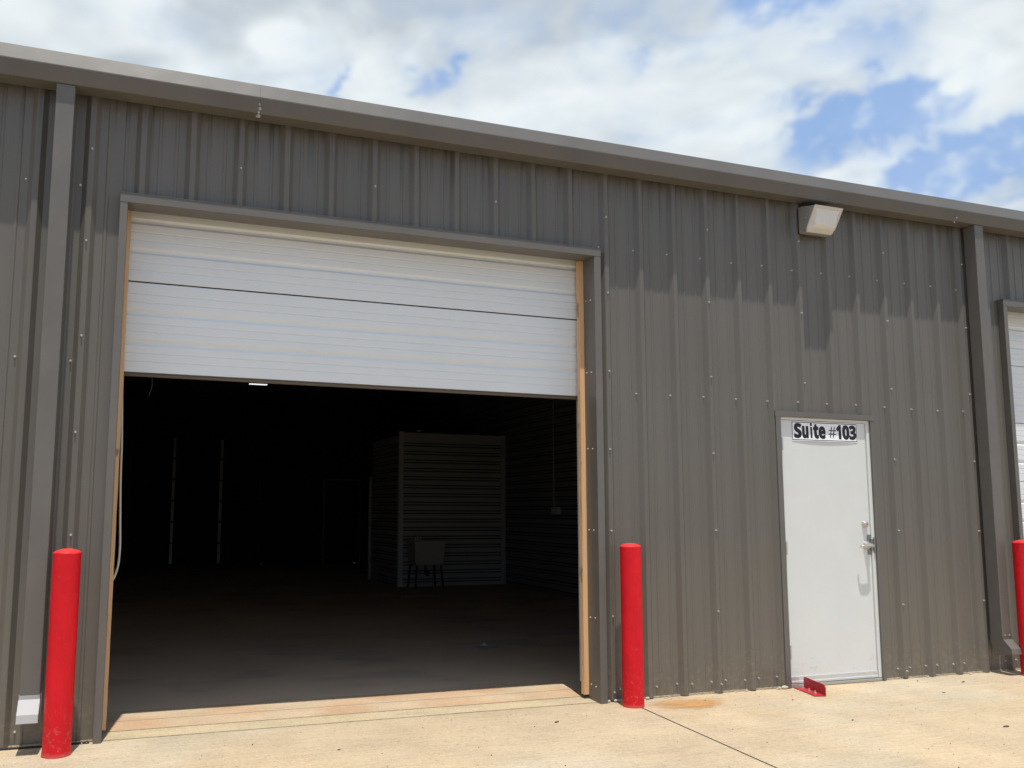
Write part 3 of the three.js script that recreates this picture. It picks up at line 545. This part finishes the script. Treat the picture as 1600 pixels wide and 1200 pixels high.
{ // laundry sink on legs
  const k = group('utility_sink', null, [4.99, 0.018, -9.18]); tag(k, 'pale plastic utility sink on dark legs against the ribbed partition', 'sink');
  const pl = mat([0.44, 0.41, 0.36], 0.5), w = 0.29, d = 0.25, t = (y) => 0.87 + 0.13 * (y - 0.45) / 0.39, ring = (y, s = 0) => { const f = t(y); return [[-w * f + s, -d * f + s], [w * f - s, -d * f + s], [w * f - s, d * f - s], [-w * f + s, d * f - s]].map(([a, b]) => [a, y, b]); };
  const wall = []; const A = ring(0.47), C = ring(0.82), Ai = ring(0.49, 0.012), Ci = ring(0.82, 0.012);
  const quad = (...q) => { const g = new THREE.BufferGeometry(); g.setAttribute('position', new THREE.Float32BufferAttribute([0, 1, 2, 0, 2, 3].flatMap((i) => q[i]), 3)); g.computeVertexNormals(); g.setAttribute('uv', new THREE.Float32BufferAttribute(new Array(12).fill(0), 2)); return g; };
  for (let i = 0; i < 4; i++) { const j = (i + 1) % 4; wall.push(quad(A[i], A[j], C[j], C[i]), quad(Ai[i], Ai[j], Ci[j], Ci[i])); }
  wall.push(quad(...A), quad(...Ai)); part('basin', wall, pl, k);
  part('rim', [bx(-w - 0.035, w + 0.035, 0.80, 0.83, d - 0.01, d + 0.035, 0.006), bx(-w - 0.035, w + 0.035, 0.80, 0.83, -d - 0.07, -d + 0.012, 0.006), bx(-w - 0.035, -w + 0.012, 0.801, 0.829, -d + 0.012, d - 0.01), bx(w - 0.012, w + 0.035, 0.801, 0.829, -d + 0.012, d - 0.01)], pl, k);
  part('base_band', bx(-w * 0.86, w * 0.86, 0.41, 0.475, -d * 0.86, d * 0.86, 0.01), pl, k);
  for (const [a, b] of [[-1, -1], [1, -1], [1, 1], [-1, 1]]) { const g = tube([[a * w * 0.76, 0.43, b * d * 0.76], [a * w * 0.82, 0.2, b * d * 0.82], [a * w * 0.88, 0.0, b * d * 0.88]], 0.018, 8, 8); part('leg', g, M.rubber, k); }
  part('faucet', [tube([[-0.05, 0.83, -d - 0.03], [-0.05, 0.91, -d - 0.03], [-0.05, 0.93, -d + 0.03], [-0.05, 0.90, -d + 0.07]], 0.012, 16, 8), cyl(0.014, 0.014, 0.05, 10).translate(0.0, 0.85, -d - 0.03), cyl(0.014, 0.014, 0.05, 10).translate(-0.1, 0.85, -d - 0.03)], M.satin, k);
  part('drain_pipe', tube([[0.0, 0.42, 0], [0, 0.28, 0], [0.03, 0.22, 0], [0.07, 0.26, -0.05], [0.07, 0.27, -0.24]], 0.02, 20, 8), M.dark, k);
}
{
  const e = group('electrical_box', null, [6.68, 1.37, -7.5]); tag(e, 'small grey twin socket box with a thin conduit on the ribbed side wall', 'socket');
  const gm = mat([0.5, 0.5, 0.48], 0.5);
  part('box', bx(-0.045, 0.0, -0.06, 0.055, -0.06, 0.055, 0.004), gm, e); part('box', bx(-0.045, 0, -0.055, 0.06, 0.085, 0.20, 0.004), gm, e);
  part('conduit', cyl(0.011, 0.011, 3.0, 10).translate(-0.02, 1.556, 0.0), mat([0.42, 0.42, 0.43], 0.4, 0.5), e);
}
{ const o = mesh('pull_rope', tube([[-0.060, 2.30, -0.33], [-0.058, 2.1, -0.32], [-0.052, 1.95, -0.30], [-0.045, 1.75, -0.30], [-0.043, 1.58, -0.30], [-0.033, 1.30, -0.30], [-0.026, 1.10, -0.30], [-0.034, 0.99, -0.30], [-0.058, 0.915, -0.30], [-0.10, 0.86, -0.31]], 0.0068, 60, 8), mat([0.62, 0.57, 0.50], 0.7)); tag(o, 'loose pale cord hanging inside the left timber of the open doorway', 'cord'); }
{ const o = mesh('black_cable', tube([[-1.9, 0.006, 0.03], [-1.2, 0.006, 0.012], [-0.85, 0.006, 0.02], [-0.6, 0.006, 0.008], [-0.4, 0.006, 0.012], [-0.14, 0.006, 0.006]], 0.006, 60, 6), M.rubber); tag(o, 'thin black cable lying along the foot of the wall behind the bollard', 'cable'); }
{ // ceiling light, on
  const c = group('ceiling_light', null, [2.38, 3.86, -12]); tag(c, 'small lit strip light hanging from the dark ceiling', 'ceiling light');
  part('housing', [bx(-0.18, 0.18, 0.0, 0.05, -0.05, 0.05, 0.004)], mat([0.6, 0.6, 0.6], 0.5), c);
  part('diffuser', bx(-0.175, 0.175, -0.012, -0.0005, -0.045, 0.045), new THREE.MeshStandardMaterial({ color: lin([0.8, 0.8, 0.8]), emissive: lin([1, 1, 1]), emissiveIntensity: 1.1 }), c);
  part('cable', [cyl(0.003, 0.003, 0.75, 6).translate(-0.15, 0.42, 0), cyl(0.003, 0.003, 0.75, 6).translate(0.15, 0.42, 0)], M.galv, c);
}
{ // scrap of paper on the floor
  const g = new THREE.PlaneGeometry(0.24, 0.10, 16, 8); g.rotateX(-Math.PI / 2); const p = g.attributes.position;
  for (let i = 0; i < p.count; i++) { const x = p.getX(i), z = p.getZ(i); p.setY(i, 0.004 + 0.028 * Math.exp(-((x + 0.035) ** 2) / 0.0006) * sstep(0.05, -0.03, z) + 0.012 * fbm3(x * 20, z * 20, 4, 3)); }
  g.computeVertexNormals(); const o = mesh('paper_scrap', g, mat([0.5, 0.5, 0.5], 0.8)); o.position.set(3.44, 0.02, -2.58); o.rotation.y = -0.35; tag(o, 'crumpled scrap of white paper lying on the dark floor', 'paper');
}
{ // dry leaves and grit on the pavement
  const g = [];
  for (const [x, z, l, r] of [[2.68, 0.42, 0.05, 0.5], [4.0, 0.17, 0.03, 0.2], [4.11, 0.37, 0.02, 1], [5.9, 0.52, 0.03, 2], [5.35, 1.46, 0.06, 0.1], [4.62, 0.36, 0.025, 0.3], [6.42, 0.25, 0.05, 0.3], [6.1, 0.1, 0.03, 1], [1.2, 0.62, 0.025, 0.2], [0.75, 0.35, 0.02, 1.2], [4.55, 1.0, 0.03, 0.4]]) {
    const s = new THREE.SphereGeometry(l / 2, 8, 5); s.scale(1, 0.18, 0.35); s.rotateY(r); s.translate(x, 0.004, z); g.push(s);
  }
  for (let i = 0; i < 160; i++) { const s = new THREE.IcosahedronGeometry(rr(0.0015, 0.0045), 0); s.translate(rr(-0.6, 8), 0.001, rr(0.03, 2.6)); g.push(s); }
  const o = mesh('litter', g, mat([0.10, 0.075, 0.05], 0.9)); tag(o, 'dry leaf bits and grit scattered over the pavement', 'litter', null, 'stuff');
}
scene.traverse((o) => { delete o.userData.kids; });
renderer.render(scene, camera);
